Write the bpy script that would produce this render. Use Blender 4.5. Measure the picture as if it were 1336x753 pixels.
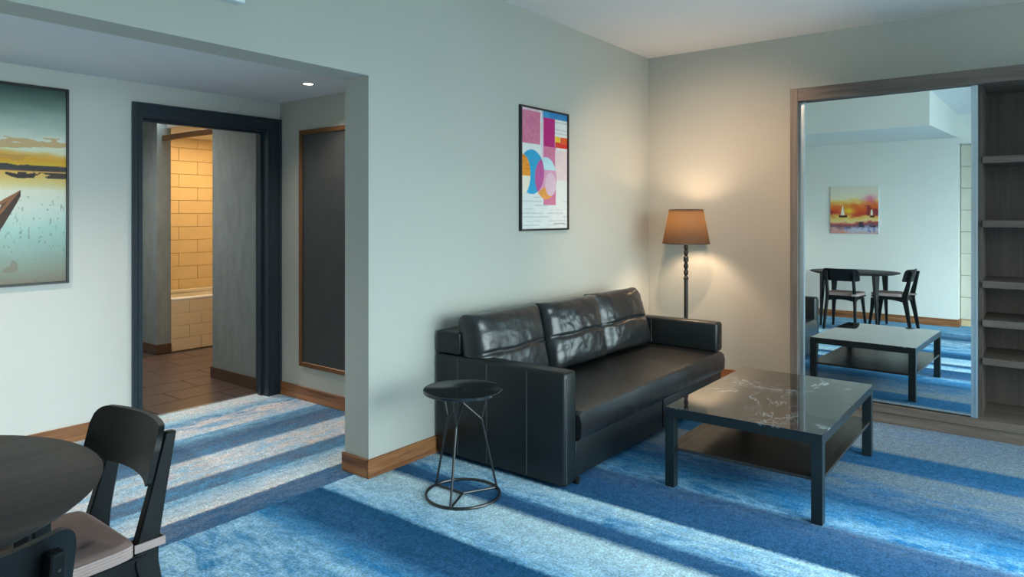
import bpy, bmesh, math, random
import numpy as np
from mathutils import Vector, Matrix, noise
random.seed(7)
for o in list(bpy.data.objects): bpy.data.objects.remove(o)
scene = bpy.context.scene
C = scene.collection

# ---------------------------------------------------------------- camera
CAM_H, F_PX, TH, V0 = 1.43, 894.94, math.radians(37.653), 280.96
cam = bpy.data.cameras.new('camera'); cam.sensor_width = 36; cam.lens = F_PX / 1336 * 36
cam.shift_y = -(376.5 - V0) / 1336; cam.clip_start = .05
co = bpy.data.objects.new('camera', cam); C.objects.link(co)
co.location = (0, 0, CAM_H); co.rotation_euler = (math.pi / 2, 0, TH - math.pi / 2)
scene.camera = co
# ---------------------------------------------------------------- world / daylight
w = bpy.data.worlds.new('sky'); scene.world = w; w.use_nodes = True
wn = w.node_tree.nodes['Background']; wn.inputs[1].default_value = 16
_nt = w.node_tree          # overcast sky above the horizon, darker ground below it
_tc = _nt.nodes.new('ShaderNodeTexCoord'); _sp = _nt.nodes.new('ShaderNodeSeparateXYZ'); _rp = _nt.nodes.new('ShaderNodeValToRGB')
_mr = _nt.nodes.new('ShaderNodeMapRange'); _mr.inputs['From Min'].default_value = -.12; _mr.inputs['From Max'].default_value = .12
_nt.links.new(_tc.outputs['Generated'], _sp.inputs[0]); _nt.links.new(_sp.outputs['Z'], _mr.inputs['Value']); _nt.links.new(_mr.outputs['Result'], _rp.inputs[0])
_rp.color_ramp.elements[0].color = (.17, .20, .195, 1); _rp.color_ramp.elements[1].color = (.80, .93, .98, 1)
_nt.links.new(_rp.outputs[0], wn.inputs[0])
WINX0, WINX1, WINZ0, WINZ1, WINY = .9, 4.9, .05, 2.45, -2.6
por = bpy.data.lights.new('daylight_portal', 'AREA'); por.shape = 'RECTANGLE'
por.size = WINX1 - WINX0; por.size_y = WINZ1 - WINZ0; por.cycles.is_portal = True
po = bpy.data.objects.new('daylight_portal', por); C.objects.link(po)
po.location = ((WINX0 + WINX1) / 2, WINY - .12, (WINZ0 + WINZ1) / 2); po.rotation_euler = (math.pi / 2, 0, 0)
W2Y0, W2Y1 = -2.45, -.85      # added unseen window right of the wardrobe, brightening the dining wall
por2 = bpy.data.lights.new('daylight_portal', 'AREA'); por2.shape = 'RECTANGLE'
por2.size = W2Y1 - W2Y0; por2.size_y = WINZ1 - WINZ0; por2.cycles.is_portal = True
po2 = bpy.data.objects.new('daylight_portal', por2); C.objects.link(po2)
po2.location = (5.83 + .12, (W2Y0 + W2Y1) / 2, (WINZ0 + WINZ1) / 2); po2.rotation_euler = (math.pi / 2, 0, math.pi / 2)
vs = scene.view_settings; vs.view_transform = 'Standard'; vs.look = 'None'; vs.gamma = 1; vs.use_curve_mapping = False
vs.exposure = 0.0

# ---------------------------------------------------------------- measured layout (metres)
YW, XC, ZC = 2.895, 5.83, 2.888          # sofa wall, wardrobe wall, ceiling
XJ, ZH, TW = 2.476, 2.19, .20            # end of sofa wall, header underside, wall thickness
YH, ZHC, XHR = 4.841, 2.33, 3.223        # hall back wall, hall ceiling, hall right wall
XL, YF = -.42, -2.6                      # wall behind dining table, window wall
HB = .103                                # baseboard height

# ---------------------------------------------------------------- materials
def lin(c):
    return tuple(((v / 255) / 12.92 if v / 255 <= .04045 else ((v / 255 + .055) / 1.055) ** 2.4) for v in c)
def N(nt, t, **kw):
    n = nt.nodes.new(t)
    for k, v in kw.items():
        if k.startswith('i_'):
            key = k[2:]; n.inputs[int(key) if key.isdigit() else key.replace('_', ' ')].default_value = v
        else: setattr(n, k, v)
    return n
def base_mat(name, rgb, rough=.5, metal=0, spec=.5, coat=0):
    m = bpy.data.materials.new(name); m.use_nodes = True
    b = m.node_tree.nodes['Principled BSDF']
    b.inputs['Base Color'].default_value = (*rgb, 1); b.inputs['Roughness'].default_value = rough
    b.inputs['Metallic'].default_value = metal; b.inputs['Specular IOR Level'].default_value = spec
    b.inputs['Coat Weight'].default_value = coat; b.inputs['Coat Roughness'].default_value = .08
    return m, m.node_tree, b
def noisy(name, rgb, rough=.5, var=.06, scale=8, bump=0, bscale=200, metal=0, spec=.5, stretch=(1, 1, 1), coat=0, bdist=.002):
    m, nt, b = base_mat(name, rgb, rough, metal, spec, coat)
    tc = N(nt, 'ShaderNodeTexCoord'); mp = N(nt, 'ShaderNodeMapping'); mp.inputs['Scale'].default_value = stretch
    nt.links.new(tc.outputs['Object'], mp.inputs[0])
    nz = N(nt, 'ShaderNodeTexNoise'); nz.inputs['Scale'].default_value = scale; nz.inputs['Detail'].default_value = 5
    nt.links.new(mp.outputs[0], nz.inputs['Vector'])
    r = N(nt, 'ShaderNodeValToRGB')
    r.color_ramp.elements[0].position = .3; r.color_ramp.elements[1].position = .7
    r.color_ramp.elements[0].color = (*[c * (1 - var) for c in rgb], 1); r.color_ramp.elements[1].color = (*[min(1, c * (1 + var)) for c in rgb], 1)
    nt.links.new(nz.outputs['Fac'], r.inputs[0]); nt.links.new(r.outputs[0], b.inputs['Base Color'])
    if bump:
        n2 = N(nt, 'ShaderNodeTexNoise'); n2.inputs['Scale'].default_value = bscale; n2.inputs['Detail'].default_value = 3
        nt.links.new(mp.outputs[0], n2.inputs['Vector'])
        bp = N(nt, 'ShaderNodeBump'); bp.inputs['Strength'].default_value = bump; bp.inputs['Distance'].default_value = bdist
        nt.links.new(n2.outputs['Fac'], bp.inputs['Height']); nt.links.new(bp.outputs[0], b.inputs['Normal'])
    return m
def wood(name, c1, c2, axis='X', scale=1.0, rough=.45, spec=.4, bump=.1):
    """grain stretched along one axis"""
    m, nt, b = base_mat(name, c1, rough, 0, spec)
    tc = N(nt, 'ShaderNodeTexCoord'); mp = N(nt, 'ShaderNodeMapping')
    s = {'X': (1.2, 22, 22), 'Y': (22, 1.2, 22), 'Z': (22, 22, 1.2)}[axis]
    mp.inputs['Scale'].default_value = tuple(v * scale for v in s)
    nt.links.new(tc.outputs['Object'], mp.inputs[0])
    n0 = N(nt, 'ShaderNodeTexNoise'); n0.inputs['Scale'].default_value = .6; n0.inputs['Detail'].default_value = 2
    nt.links.new(mp.outputs[0], n0.inputs['Vector'])
    n1 = N(nt, 'ShaderNodeTexNoise'); n1.inputs['Scale'].default_value = 1.6; n1.inputs['Detail'].default_value = 8
    n1.inputs['Roughness'].default_value = .65; n1.inputs['Distortion'].default_value = 1.3
    nt.links.new(mp.outputs[0], n1.inputs['Vector'])
    mx = N(nt, 'ShaderNodeMath', operation='MULTIPLY_ADD'); mx.inputs[1].default_value = .55
    nt.links.new(n0.outputs['Fac'], mx.inputs[0])
    sc = N(nt, 'ShaderNodeMath', operation='MULTIPLY'); sc.inputs[1].default_value = .55
    nt.links.new(n1.outputs['Fac'], sc.inputs[0]); nt.links.new(sc.outputs[0], mx.inputs[2])
    r = N(nt, 'ShaderNodeValToRGB'); r.color_ramp.elements[0].position = .38; r.color_ramp.elements[1].position = .68
    r.color_ramp.elements[0].color = (*c2, 1); r.color_ramp.elements[1].color = (*c1, 1)
    nt.links.new(mx.outputs[0], r.inputs[0]); nt.links.new(r.outputs[0], b.inputs['Base Color'])
    bp = N(nt, 'ShaderNodeBump'); bp.inputs['Strength'].default_value = bump; bp.inputs['Distance'].default_value = .001
    nt.links.new(n1.outputs['Fac'], bp.inputs['Height']); nt.links.new(bp.outputs[0], b.inputs['Normal'])
    return m
def emit(name, rgb, s):
    m = bpy.data.materials.new(name); m.use_nodes = True; nt = m.node_tree; nt.nodes.clear()
    e = N(nt, 'ShaderNodeEmission'); e.inputs[0].default_value = (*rgb, 1); e.inputs[1].default_value = s
    o = N(nt, 'ShaderNodeOutputMaterial'); nt.links.new(e.outputs[0], o.inputs[0]); return m
def painted(name, rough=.5):
    m, nt, b = base_mat(name, (1, 1, 1), rough)
    a = N(nt, 'ShaderNodeAttribute'); a.attribute_name = 'print'
    nt.links.new(a.outputs['Color'], b.inputs['Base Color']); return m

M = {}
M['wall'] = noisy('wall_paint', (.49, .495, .445), .75, .015, 1.5, .05, 350, spec=.3)
M['wall_white'] = noisy('white_wall_paint', (.82, .82, .765), .75, .015, 1.5, .05, 350, spec=.3)
M['ceil'] = noisy('ceiling_paint', (.84, .83, .81), .8, .01, 1.5, spec=.2)
M['hallceil'] = noisy('hall_ceiling_paint', (.74, .77, .80), .8, .01, 1.5, spec=.2)
M['oak'] = wood('walnut_skirting', lin((182, 124, 80)), lin((92, 52, 28)), 'X', 1.0, .4)
M['oaky'] = wood('walnut_skirting_cross', lin((182, 124, 80)), lin((92, 52, 28)), 'Y', 1.0, .4)
M['darkskirt'] = wood('dark_skirting', lin((96, 72, 60)), lin((62, 45, 36)), 'Y', 1.0, .4)
M['ward'] = wood('wardrobe_veneer', lin((112, 100, 91)), lin((72, 63, 57)), 'Z', .8, .5)
M['wardh'] = wood('wardrobe_veneer_cross', lin((112, 100, 91)), lin((72, 63, 57)), 'Y', .8, .5)
M['wardshelf'] = wood('wardrobe_shelf', lin((96, 86, 78)), lin((62, 54, 49)), 'Y', .8, .5)
M['wardin'] = wood('wardrobe_inside', lin((80, 71, 65)), lin((52, 46, 42)), 'Z', .8, .55)
M['doorframe'] = noisy('door_frame_paint', lin((42, 57, 68)), .35, .03, 6)
M['concrete'] = noisy('concrete_wallcovering', lin((128, 138, 138)), .6, .13, 14, .1, 60, stretch=(1, 1, .35))
M['black_metal'] = noisy('black_metal', (.012, .013, .015), .32, .05, 20, metal=.0, spec=.6)
M['black_frame'] = noisy('black_frame', (.012, .012, .013), .35, .05, 20)
M['alu'] = noisy('brushed_aluminium', (.52, .60, .64), .28, .03, 5, metal=.85)
M['bronze'] = noisy('bronze_frame', lin((122, 84, 52)), .38, .08, 12, metal=.35)
M['darkpanel'] = noisy('dark_panel', lin((60, 64, 66)), .38, .12, 6, .05, 90)
M['leather'] = noisy('black_leather', (.0075, .0115, .013), .38, .12, 9, .18, 130, spec=.42, bdist=.003)
M['seam'] = noisy('leather_seam', (.05, .06, .065), .5, .05, 20)
M['blacktable'] = noisy('black_lacquer', (.010, .018, .022), .38, .06, 20, spec=.3)
M['traytop'] = noisy('black_tray_lacquer', (.012, .016, .018), .16, .06, 20, spec=.8)
M['softleather'] = noisy('black_cushion_leather', (.016, .019, .021), .30, .12, 9, .3, 45, spec=.6, bdist=.004)
M['seatleather'] = noisy('black_seat_leather', (.014, .015, .016), .29, .12, 9, .22, 60, spec=.85, stretch=(.5, 2.5, 1), bdist=.003)
M['shelfgloss'] = noisy('black_brown_shelf', (.020, .018, .016), .26, .06, 20, spec=.5)
M['chair'] = wood('black_stained_ash', (.008, .010, .011), (.004, .005, .0055), 'Z', 1.6, .42, .22, .35)
M['tabletop'] = wood('black_ash_top', lin((60, 57, 56)), lin((30, 29, 29)), 'X', .55, .55, .25, .25)
M['pad'] = noisy('mauve_seat_pad', lin((136, 116, 111)), .9, .06, 30, .25, 300, spec=.1)
M['padside'] = noisy('pad_piping', lin((166, 148, 144)), .9, .05, 30, .2, 300, spec=.1)
M['white'] = noisy('white_plastic', (.78, .82, .84), .4, .02, 10)
M['tile'] = noisy('cream_wall_tile', lin((226, 205, 166)), .3, .05, 3)
M['grout'] = noisy('tile_grout', lin((210, 188, 150)), .8, .03, 20)
M['floortile'] = noisy('brown_floor_tile', lin((88, 72, 66)), .32, .14, 5, .04, 60)
M['floorgrout'] = noisy('floor_grout', lin((64, 53, 48)), .8, .03, 20)
M['tub'] = noisy('white_enamel', (.8, .78, .72), .15, .01, 5)
M['print'] = painted('printed_picture', .55)
M['glossprint'] = painted('glazed_print', .25)
M['brass'] = noisy('dark_bronze_rod', (.030, .026, .022), .35, .1, 20, metal=.3)
M['curtain'] = noisy('cream_panel', lin((205, 200, 185)), .8, .03, 8)
M['brown'] = wood('brown_door', lin((120, 98, 86)), lin((90, 72, 62)), 'Z', .8, .5)

def mirror_mat():
    m, nt, b = base_mat('mirror_silver', (.92, .97, .96), .0, 1.0); return m
M['mirror'] = mirror_mat()
def marble_mat():
    m, nt, b = base_mat('black_marble', (.012, .012, .013), .03, 0, .8, .6); b.inputs['Coat IOR'].default_value = 1.6; b.inputs['Coat Roughness'].default_value = .02
    tc = N(nt, 'ShaderNodeTexCoord'); mp = N(nt, 'ShaderNodeMapping'); mp.inputs['Rotation'].default_value = (0, 0, .9); mp.inputs['Location'].default_value = (.35, 1.2, 0)
    nt.links.new(tc.outputs['Object'], mp.inputs[0])
    nz = N(nt, 'ShaderNodeTexNoise'); nz.inputs['Scale'].default_value = 2.6; nz.inputs['Detail'].default_value = 9; nz.inputs['Roughness'].default_value = .7
    nz.inputs['Distortion'].default_value = .6
    nt.links.new(mp.outputs[0], nz.inputs['Vector'])
    a = N(nt, 'ShaderNodeMath', operation='SUBTRACT'); a.inputs[1].default_value = .5; nt.links.new(nz.outputs['Fac'], a.inputs[0])
    ab = N(nt, 'ShaderNodeMath', operation='ABSOLUTE'); nt.links.new(a.outputs[0], ab.inputs[0])
    r = N(nt, 'ShaderNodeValToRGB'); r.color_ramp.elements[0].position = 0; r.color_ramp.elements[0].color = (1, 1, 1, 1)
    r.color_ramp.elements[1].position = .014; r.color_ramp.elements[1].color = (0, 0, 0, 1)
    nt.links.new(ab.outputs[0], r.inputs[0])
    n2 = N(nt, 'ShaderNodeTexNoise'); n2.inputs['Scale'].default_value = 2.1; nt.links.new(tc.outputs['Object'], n2.inputs['Vector'])
    r2 = N(nt, 'ShaderNodeValToRGB'); r2.color_ramp.elements[0].position = .43; r2.color_ramp.elements[1].position = .60
    nt.links.new(n2.outputs['Fac'], r2.inputs[0])
    mu = N(nt, 'ShaderNodeMath', operation='MULTIPLY'); nt.links.new(r.outputs[0], mu.inputs[0]); nt.links.new(r2.outputs[0], mu.inputs[1])
    mx = N(nt, 'ShaderNodeMix', data_type='RGBA'); nt.links.new(mu.outputs[0], mx.inputs['Factor'])
    mx.inputs['A'].default_value = (.016, .015, .015, 1); mx.inputs['B'].default_value = (.55, .62, .65, 1)
    nt.links.new(mx.outputs['Result'], b.inputs['Base Color']); return m
M['marble'] = marble_mat()
def shade_mat():
    m = bpy.data.materials.new('lamp_shade_fabric'); m.use_nodes = True; nt = m.node_tree; nt.nodes.clear()
    tc = N(nt, 'ShaderNodeTexCoord'); nz = N(nt, 'ShaderNodeTexNoise'); nz.inputs['Scale'].default_value = 90
    mp = N(nt, 'ShaderNodeMapping'); mp.inputs['Scale'].default_value = (1, 1, 5); nt.links.new(tc.outputs['Object'], mp.inputs[0]); nt.links.new(mp.outputs[0], nz.inputs['Vector'])
    r = N(nt, 'ShaderNodeValToRGB'); r.color_ramp.elements[0].color = (.42, .22, .07, 1); r.color_ramp.elements[1].color = (.60, .34, .12, 1)
    nt.links.new(nz.outputs['Fac'], r.inputs[0])
    d = N(nt, 'ShaderNodeBsdfDiffuse'); d.inputs[0].default_value = (.035, .035, .036, 1)
    t = N(nt, 'ShaderNodeBsdfTranslucent'); nt.links.new(r.outputs[0], t.inputs[0])
    mx = N(nt, 'ShaderNodeMixShader'); mx.inputs[0].default_value = .035
    nt.links.new(d.outputs[0], mx.inputs[1]); nt.links.new(t.outputs[0], mx.inputs[2])
    o = N(nt, 'ShaderNodeOutputMaterial'); nt.links.new(mx.outputs[0], o.inputs[0]); return m
M['shade'] = shade_mat()
def diffuser_mat():
    m = bpy.data.materials.new('added_frosted_diffuser'); m.use_nodes = True; nt = m.node_tree; nt.nodes.clear()
    t = N(nt, 'ShaderNodeBsdfTranslucent'); t.inputs[0].default_value = (.85, .82, .78, 1)
    d = N(nt, 'ShaderNodeBsdfDiffuse'); d.inputs[0].default_value = (.8, .8, .8, 1)
    mx = N(nt, 'ShaderNodeMixShader'); mx.inputs[0].default_value = .15
    nt.links.new(t.outputs[0], mx.inputs[1]); nt.links.new(d.outputs[0], mx.inputs[2])
    tr = N(nt, 'ShaderNodeBsdfTransparent'); m2 = N(nt, 'ShaderNodeMixShader'); m2.inputs[0].default_value = .38
    nt.links.new(mx.outputs[0], m2.inputs[1]); nt.links.new(tr.outputs[0], m2.inputs[2])
    o = N(nt, 'ShaderNodeOutputMaterial'); nt.links.new(m2.outputs[0], o.inputs[0]); return m
M['added_diffuser'] = diffuser_mat()
def glass_mat():
    m = bpy.data.materials.new('window_glass'); m.use_nodes = True; nt = m.node_tree; nt.nodes.clear()
    t = N(nt, 'ShaderNodeBsdfTransparent'); t.inputs[0].default_value = (.95, .98, .97, 1)
    g = N(nt, 'ShaderNodeBsdfGlossy'); g.inputs['Roughness'].default_value = .02
    mx = N(nt, 'ShaderNodeMixShader'); mx.inputs[0].default_value = .06
    nt.links.new(t.outputs[0], mx.inputs[1]); nt.links.new(g.outputs[0], mx.inputs[2])
    o = N(nt, 'ShaderNodeOutputMaterial'); nt.links.new(mx.outputs[0], o.inputs[0]); return m
M['glass'] = glass_mat()

def carpet_mat():
    m, nt, b = base_mat('striped_blue_carpet', (.2, .3, .5), .95, 0, .05)
    L = nt.links
    tc = N(nt, 'ShaderNodeTexCoord'); sep = N(nt, 'ShaderNodeSeparateXYZ'); L.new(tc.outputs['Object'], sep.inputs[0])
    D = lin((34, 84, 122)); D2 = lin((56, 98, 140)); LT = lin((158, 204, 232)); LP = lin((196, 222, 232)); BR = lin((42, 124, 182)); MD = lin((92, 152, 196)); GY = lin((108, 124, 136)); SL = lin((100, 122, 150)); TN = lin((226, 220, 222)); BL = lin((58, 104, 146))
    def zone(axis, lo, hi, stops, alts, along):
        # position along the banding axis, gently wobbled
        n = N(nt, 'ShaderNodeTexNoise'); n.inputs['Scale'].default_value = 45; n.inputs['Detail'].default_value = 4; n.inputs['Roughness'].default_value = .7; L.new(tc.outputs['Object'], n.inputs['Vector'])
        ad = N(nt, 'ShaderNodeMath', operation='MULTIPLY_ADD'); ad.inputs[1].default_value = .045
        sb = N(nt, 'ShaderNodeMath', operation='SUBTRACT'); sb.inputs[1].default_value = .0225
        L.new(n.outputs['Fac'], ad.inputs[0]); L.new(sep.outputs[axis], ad.inputs[2]); L.new(ad.outputs[0], sb.inputs[0])
        mr = N(nt, 'ShaderNodeMapRange'); mr.inputs['From Min'].default_value = lo; mr.inputs['From Max'].default_value = hi
        L.new(sb.outputs[0], mr.inputs['Value'])
        def ramp(st):
            r = N(nt, 'ShaderNodeValToRGB'); e = r.color_ramp.elements
            while len(e) < len(st): e.new(.5)
            for k, (p, c) in enumerate(st):
                e[k].position = (p - lo) / (hi - lo)
            for k, (p, c) in enumerate(st):
                e[k].color = (*c, 1)
            L.new(mr.outputs['Result'], r.inputs[0]); return r
        ra, rb = ramp(stops), ramp(alts)
        mp = N(nt, 'ShaderNodeMapping'); mp.inputs['Scale'].default_value = (1.6, .55, 1) if along == 'Y' else (.55, 1.6, 1)
        L.new(tc.outputs['Object'], mp.inputs[0])
        n1 = N(nt, 'ShaderNodeTexNoise'); n1.inputs['Scale'].default_value = 6.5; n1.inputs['Detail'].default_value = 10; n1.inputs['Roughness'].default_value = .82
        n1.inputs['Distortion'].default_value = .4
        L.new(mp.outputs[0], n1.inputs['Vector'])
        rr = N(nt, 'ShaderNodeValToRGB'); rr.color_ramp.elements[0].position = .43; rr.color_ramp.elements[1].position = .59; L.new(n1.outputs['Fac'], rr.inputs[0])
        mx = N(nt, 'ShaderNodeMix', data_type='RGBA'); L.new(rr.outputs[0], mx.inputs['Factor']); L.new(ra.outputs[0], mx.inputs['A']); L.new(rb.outputs[0], mx.inputs['B'])
        return mx
    e = .012
    room = zone('X', -1.0, 6.2,
        [(-1, MD), (.2, LT), (.8, D2), (1.1, LP), (1.5, LT), (1.78, LT), (1.88, MD), (2.0, D2), (2.24, D), (2.24 + e, LT), (2.62, LP), (2.635, D2), (2.755, D2), (2.775, LT), (2.97, LP), (2.98, D), (3.20, D2), (3.37, D2), (3.40, LT), (3.55, MD), (3.75, BL), (4.0, GY), (4.31, GY), (4.33, D), (4.64, D), (4.66, GY), (5.1, GY)],
        [(-1, LT), (.2, BR), (.8, D), (1.1, MD), (1.5, BR), (1.78, MD), (1.88, BR), (2.0, D), (2.24, D), (2.24 + e, MD), (2.62, LP), (2.64, D), (2.75, D2), (2.78, BR), (2.97, LT), (2.98, D2), (3.20, D2), (3.37, SL), (3.40, BR), (3.55, BR), (3.75, D), (4.0, BL), (4.31, GY), (4.33, D2), (4.64, D), (4.66, GY), (5.1, SL)], 'Y')
    hall = zone('Y', 2.6, 5.1,
        [(2.6, SL), (3.19, SL), (3.205, TN), (3.43, LT), (3.45, SL), (3.60, SL), (3.63, TN), (3.92, TN), (3.95, SL), (4.15, SL), (4.33, MD), (4.36, TN), (4.60, TN), (4.68, LT), (4.84, LP)],
        [(2.6, D2), (3.19, BL), (3.205, LP), (3.43, MD), (3.45, MD), (3.60, MD), (3.63, LT), (3.92, LT), (3.95, MD), (4.15, BL), (4.33, LT), (4.36, LT), (4.60, MD), (4.68, MD), (4.84, TN)], 'X')
    nb = N(nt, 'ShaderNodeTexNoise'); nb.inputs['Scale'].default_value = 60; nb.inputs['Detail'].default_value = 4; L.new(tc.outputs['Object'], nb.inputs['Vector'])
    am = N(nt, 'ShaderNodeMath', operation='MULTIPLY_ADD'); am.inputs[1].default_value = .03; L.new(nb.outputs['Fac'], am.inputs[0]); L.new(sep.outputs['Y'], am.inputs[2])
    gt = N(nt, 'ShaderNodeMath', operation='GREATER_THAN'); gt.inputs[1].default_value = 3.015; L.new(am.outputs[0], gt.inputs[0])
    mix = N(nt, 'ShaderNodeMix', data_type='RGBA'); L.new(gt.outputs[0], mix.inputs['Factor']); L.new(room.outputs['Result'], mix.inputs['A']); L.new(hall.outputs['Result'], mix.inputs['B'])
    # fine pile speckle
    nf = N(nt, 'ShaderNodeTexNoise'); nf.inputs['Scale'].default_value = 95; nf.inputs['Detail'].default_value = 3; L.new(tc.outputs['Object'], nf.inputs['Vector'])
    mr = N(nt, 'ShaderNodeMapRange'); mr.inputs['From Min'].default_value = .3; mr.inputs['From Max'].default_value = .7; mr.inputs['To Min'].default_value = .68; mr.inputs['To Max'].default_value = 1.40
    L.new(nf.outputs['Fac'], mr.inputs['Value'])
    nq = N(nt, 'ShaderNodeTexNoise'); nq.inputs['Scale'].default_value = 26; nq.inputs['Detail'].default_value = 6; nq.inputs['Roughness'].default_value = .75; L.new(tc.outputs['Object'], nq.inputs['Vector'])
    mq = N(nt, 'ShaderNodeMapRange'); mq.inputs['From Min'].default_value = .35; mq.inputs['From Max'].default_value = .65; mq.inputs['To Min'].default_value = .80; mq.inputs['To Max'].default_value = 1.26
    L.new(nq.outputs['Fac'], mq.inputs['Value'])
    mm = N(nt, 'ShaderNodeMath', operation='MULTIPLY'); L.new(mr.outputs['Result'], mm.inputs[0]); L.new(mq.outputs['Result'], mm.inputs[1])
    hs = N(nt, 'ShaderNodeHueSaturation'); L.new(mix.outputs['Result'], hs.inputs['Color']); L.new(mm.outputs[0], hs.inputs['Value'])
    L.new(hs.outputs[0], b.inputs['Base Color'])
    bp = N(nt, 'ShaderNodeBump'); bp.inputs['Strength'].default_value = .35; bp.inputs['Distance'].default_value = .004
    n3 = N(nt, 'ShaderNodeTexNoise'); n3.inputs['Scale'].default_value = 380; L.new(tc.outputs['Object'], n3.inputs['Vector'])
    L.new(n3.outputs['Fac'], bp.inputs['Height']); L.new(bp.outputs[0], b.inputs['Normal'])
    return m
M['carpet'] = carpet_mat()

# ---------------------------------------------------------------- mesh helpers
def box(bm, x0, x1, y0, y1, z0, z1, bev=0, seg=2):
    r = bmesh.ops.create_cube(bm, size=1)
    vsx = r['verts']
    for v in vsx:
        v.co = Vector(((x0 + x1) / 2 + v.co.x * (x1 - x0), (y0 + y1) / 2 + v.co.y * (y1 - y0), (z0 + z1) / 2 + v.co.z * (z1 - z0)))
    if bev:
        es = list({e for v in vsx for e in v.link_edges})
        bmesh.ops.bevel(bm, geom=es, offset=bev, segments=seg, affect='EDGES', profile=.5)
    return bm
def prism(bm, pts, axis, a, b):
    """extrude a 2D outline; axis 'X': pts=(y,z); 'Y': pts=(x,z); 'Z': pts=(x,y)"""
    def P(p, t): return {'X': (t, p[0], p[1]), 'Y': (p[0], t, p[1]), 'Z': (p[0], p[1], t)}[axis]
    va = [bm.verts.new(P(p, a)) for p in pts]; vb = [bm.verts.new(P(p, b)) for p in pts]
    bm.faces.new(va); bm.faces.new(list(reversed(vb)))
    for i in range(len(pts)):
        j = (i + 1) % len(pts); bm.faces.new((va[j], va[i], vb[i], vb[j]))
    bmesh.ops.recalc_face_normals(bm, faces=bm.faces[:]); return bm
def lathe(bm, prof, cx=0, cy=0, seg=32):
    rings = []
    for r, z in prof:
        if r < 1e-5: rings.append([bm.verts.new((cx, cy, z))])
        else: rings.append([bm.verts.new((cx + r * math.cos(2 * math.pi * k / seg), cy + r * math.sin(2 * math.pi * k / seg), z)) for k in range(seg)])
    for a, b in zip(rings, rings[1:]):
        for k in range(seg):
            j = (k + 1) % seg
            if len(a) == 1 and len(b) == 1: continue
            if len(a) == 1: bm.faces.new((a[0], b[j], b[k]))
            elif len(b) == 1: bm.faces.new((a[k], a[j], b[0]))
            else: bm.faces.new((a[k], a[j], b[j], b[k]))
    bmesh.ops.recalc_face_normals(bm, faces=bm.faces[:]); return bm
def tube(bm, pts, r, seg=8, closed=False, flat=None):
    pts = [Vector(p) for p in pts]; n = len(pts); rings = []
    rr = r if hasattr(r, '__len__') else [r] * n
    for i, p in enumerate(pts):
        if closed: d = pts[(i + 1) % n] - pts[i - 1]
        else: d = pts[min(i + 1, n - 1)] - pts[max(i - 1, 0)]
        d.normalize()
        up = Vector((0, 0, 1)) if abs(d.z) < .95 else Vector((1, 0, 0))
        s = d.cross(up).normalized(); t = s.cross(d)
        rings.append([bm.verts.new(p + s * rr[i] * math.cos(2 * math.pi * k / seg) + t * rr[i] * math.sin(2 * math.pi * k / seg)) for k in range(seg)])
    m = n if closed else n - 1
    for i in range(m):
        a, b = rings[i], rings[(i + 1) % n]
        for k in range(seg): bm.faces.new((a[k], a[(k + 1) % seg], b[(k + 1) % seg], b[k]))
    if not closed:
        bm.faces.new(list(reversed(rings[0]))); bm.faces.new(rings[-1])
    bmesh.ops.recalc_face_normals(bm, faces=bm.faces[:]); return bm
def hull_bar(bm, sections):
    """loft of 4-corner sections (each list of 4 points)"""
    rings = [[bm.verts.new(p) for p in s] for s in sections]
    for a, b in zip(rings, rings[1:]):
        for k in range(4): bm.faces.new((a[k], a[(k + 1) % 4], b[(k + 1) % 4], b[k]))
    bm.faces.new(list(reversed(rings[0]))); bm.faces.new(rings[-1])
    bmesh.ops.recalc_face_normals(bm, faces=bm.faces[:])
    return bm
def nb(): return bmesh.new()
def obj(name, bm, mat, parent=None, smooth=False):
    me = bpy.data.meshes.new(name); bm.to_mesh(me); bm.free()
    o = bpy.data.objects.new(name, me); C.objects.link(o); me.materials.append(mat if not isinstance(mat, str) else M[mat])
    if parent is not None: o.parent = parent
    if smooth:
        for p in me.polygons: p.use_smooth = True
        if smooth != 'all': me.set_sharp_from_angle(angle=math.radians(40))
    return o
def tag(o, label, cat, group=None, kind=None):
    o['label'] = label; o['category'] = cat
    if group: o['group'] = group
    if kind: o['kind'] = kind
    return o
def thing(name, label, cat, loc=(0, 0, 0), rz=0, group=None, kind=None):
    o = bpy.data.objects.new(name, None); C.objects.link(o); o.location = loc; o.rotation_euler = (0, 0, rz); o.empty_display_size = .1
    return tag(o, label, cat, group, kind)
def child_copy(o, parent):
    c = o.copy(); C.objects.link(c); c.parent = parent; return c
def struct(name, bm, mat, label, cat, smooth=False):
    return tag(obj(name, bm, mat, None, smooth), label, cat, kind='structure')

# ================================================================ ROOM SHELL
# carpet floor
struct('floor', box(nb(), -1.6, XC, YF, YH + .14, -.05, 0), 'carpet', 'blue carpet with broad distressed light and dark stripes', 'carpet floor')
# lobby floor with tiles (behind the door)
lob = struct('floor_lobby', box(nb(), 1.2, 5.0, YH + .14, 8.1, -.05, -.006), 'floorgrout', 'dark brown tiled floor beyond the doorway', 'tiled floor')
tm = None
for i in range(7):
    for j in range(6):
        if tm is None:
            t = obj('floor_tile', box(nb(), 0, .592, 0, .292, -.006, 0, .002, 1), 'floortile', lob); tm = t.data
        else:
            t = bpy.data.objects.new('floor_tile', tm); C.objects.link(t); t.parent = lob
        t.location = (1.75 + j * .6 - (.3 if i % 2 else 0), YH + .144 + i * .3, 0)
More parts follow.
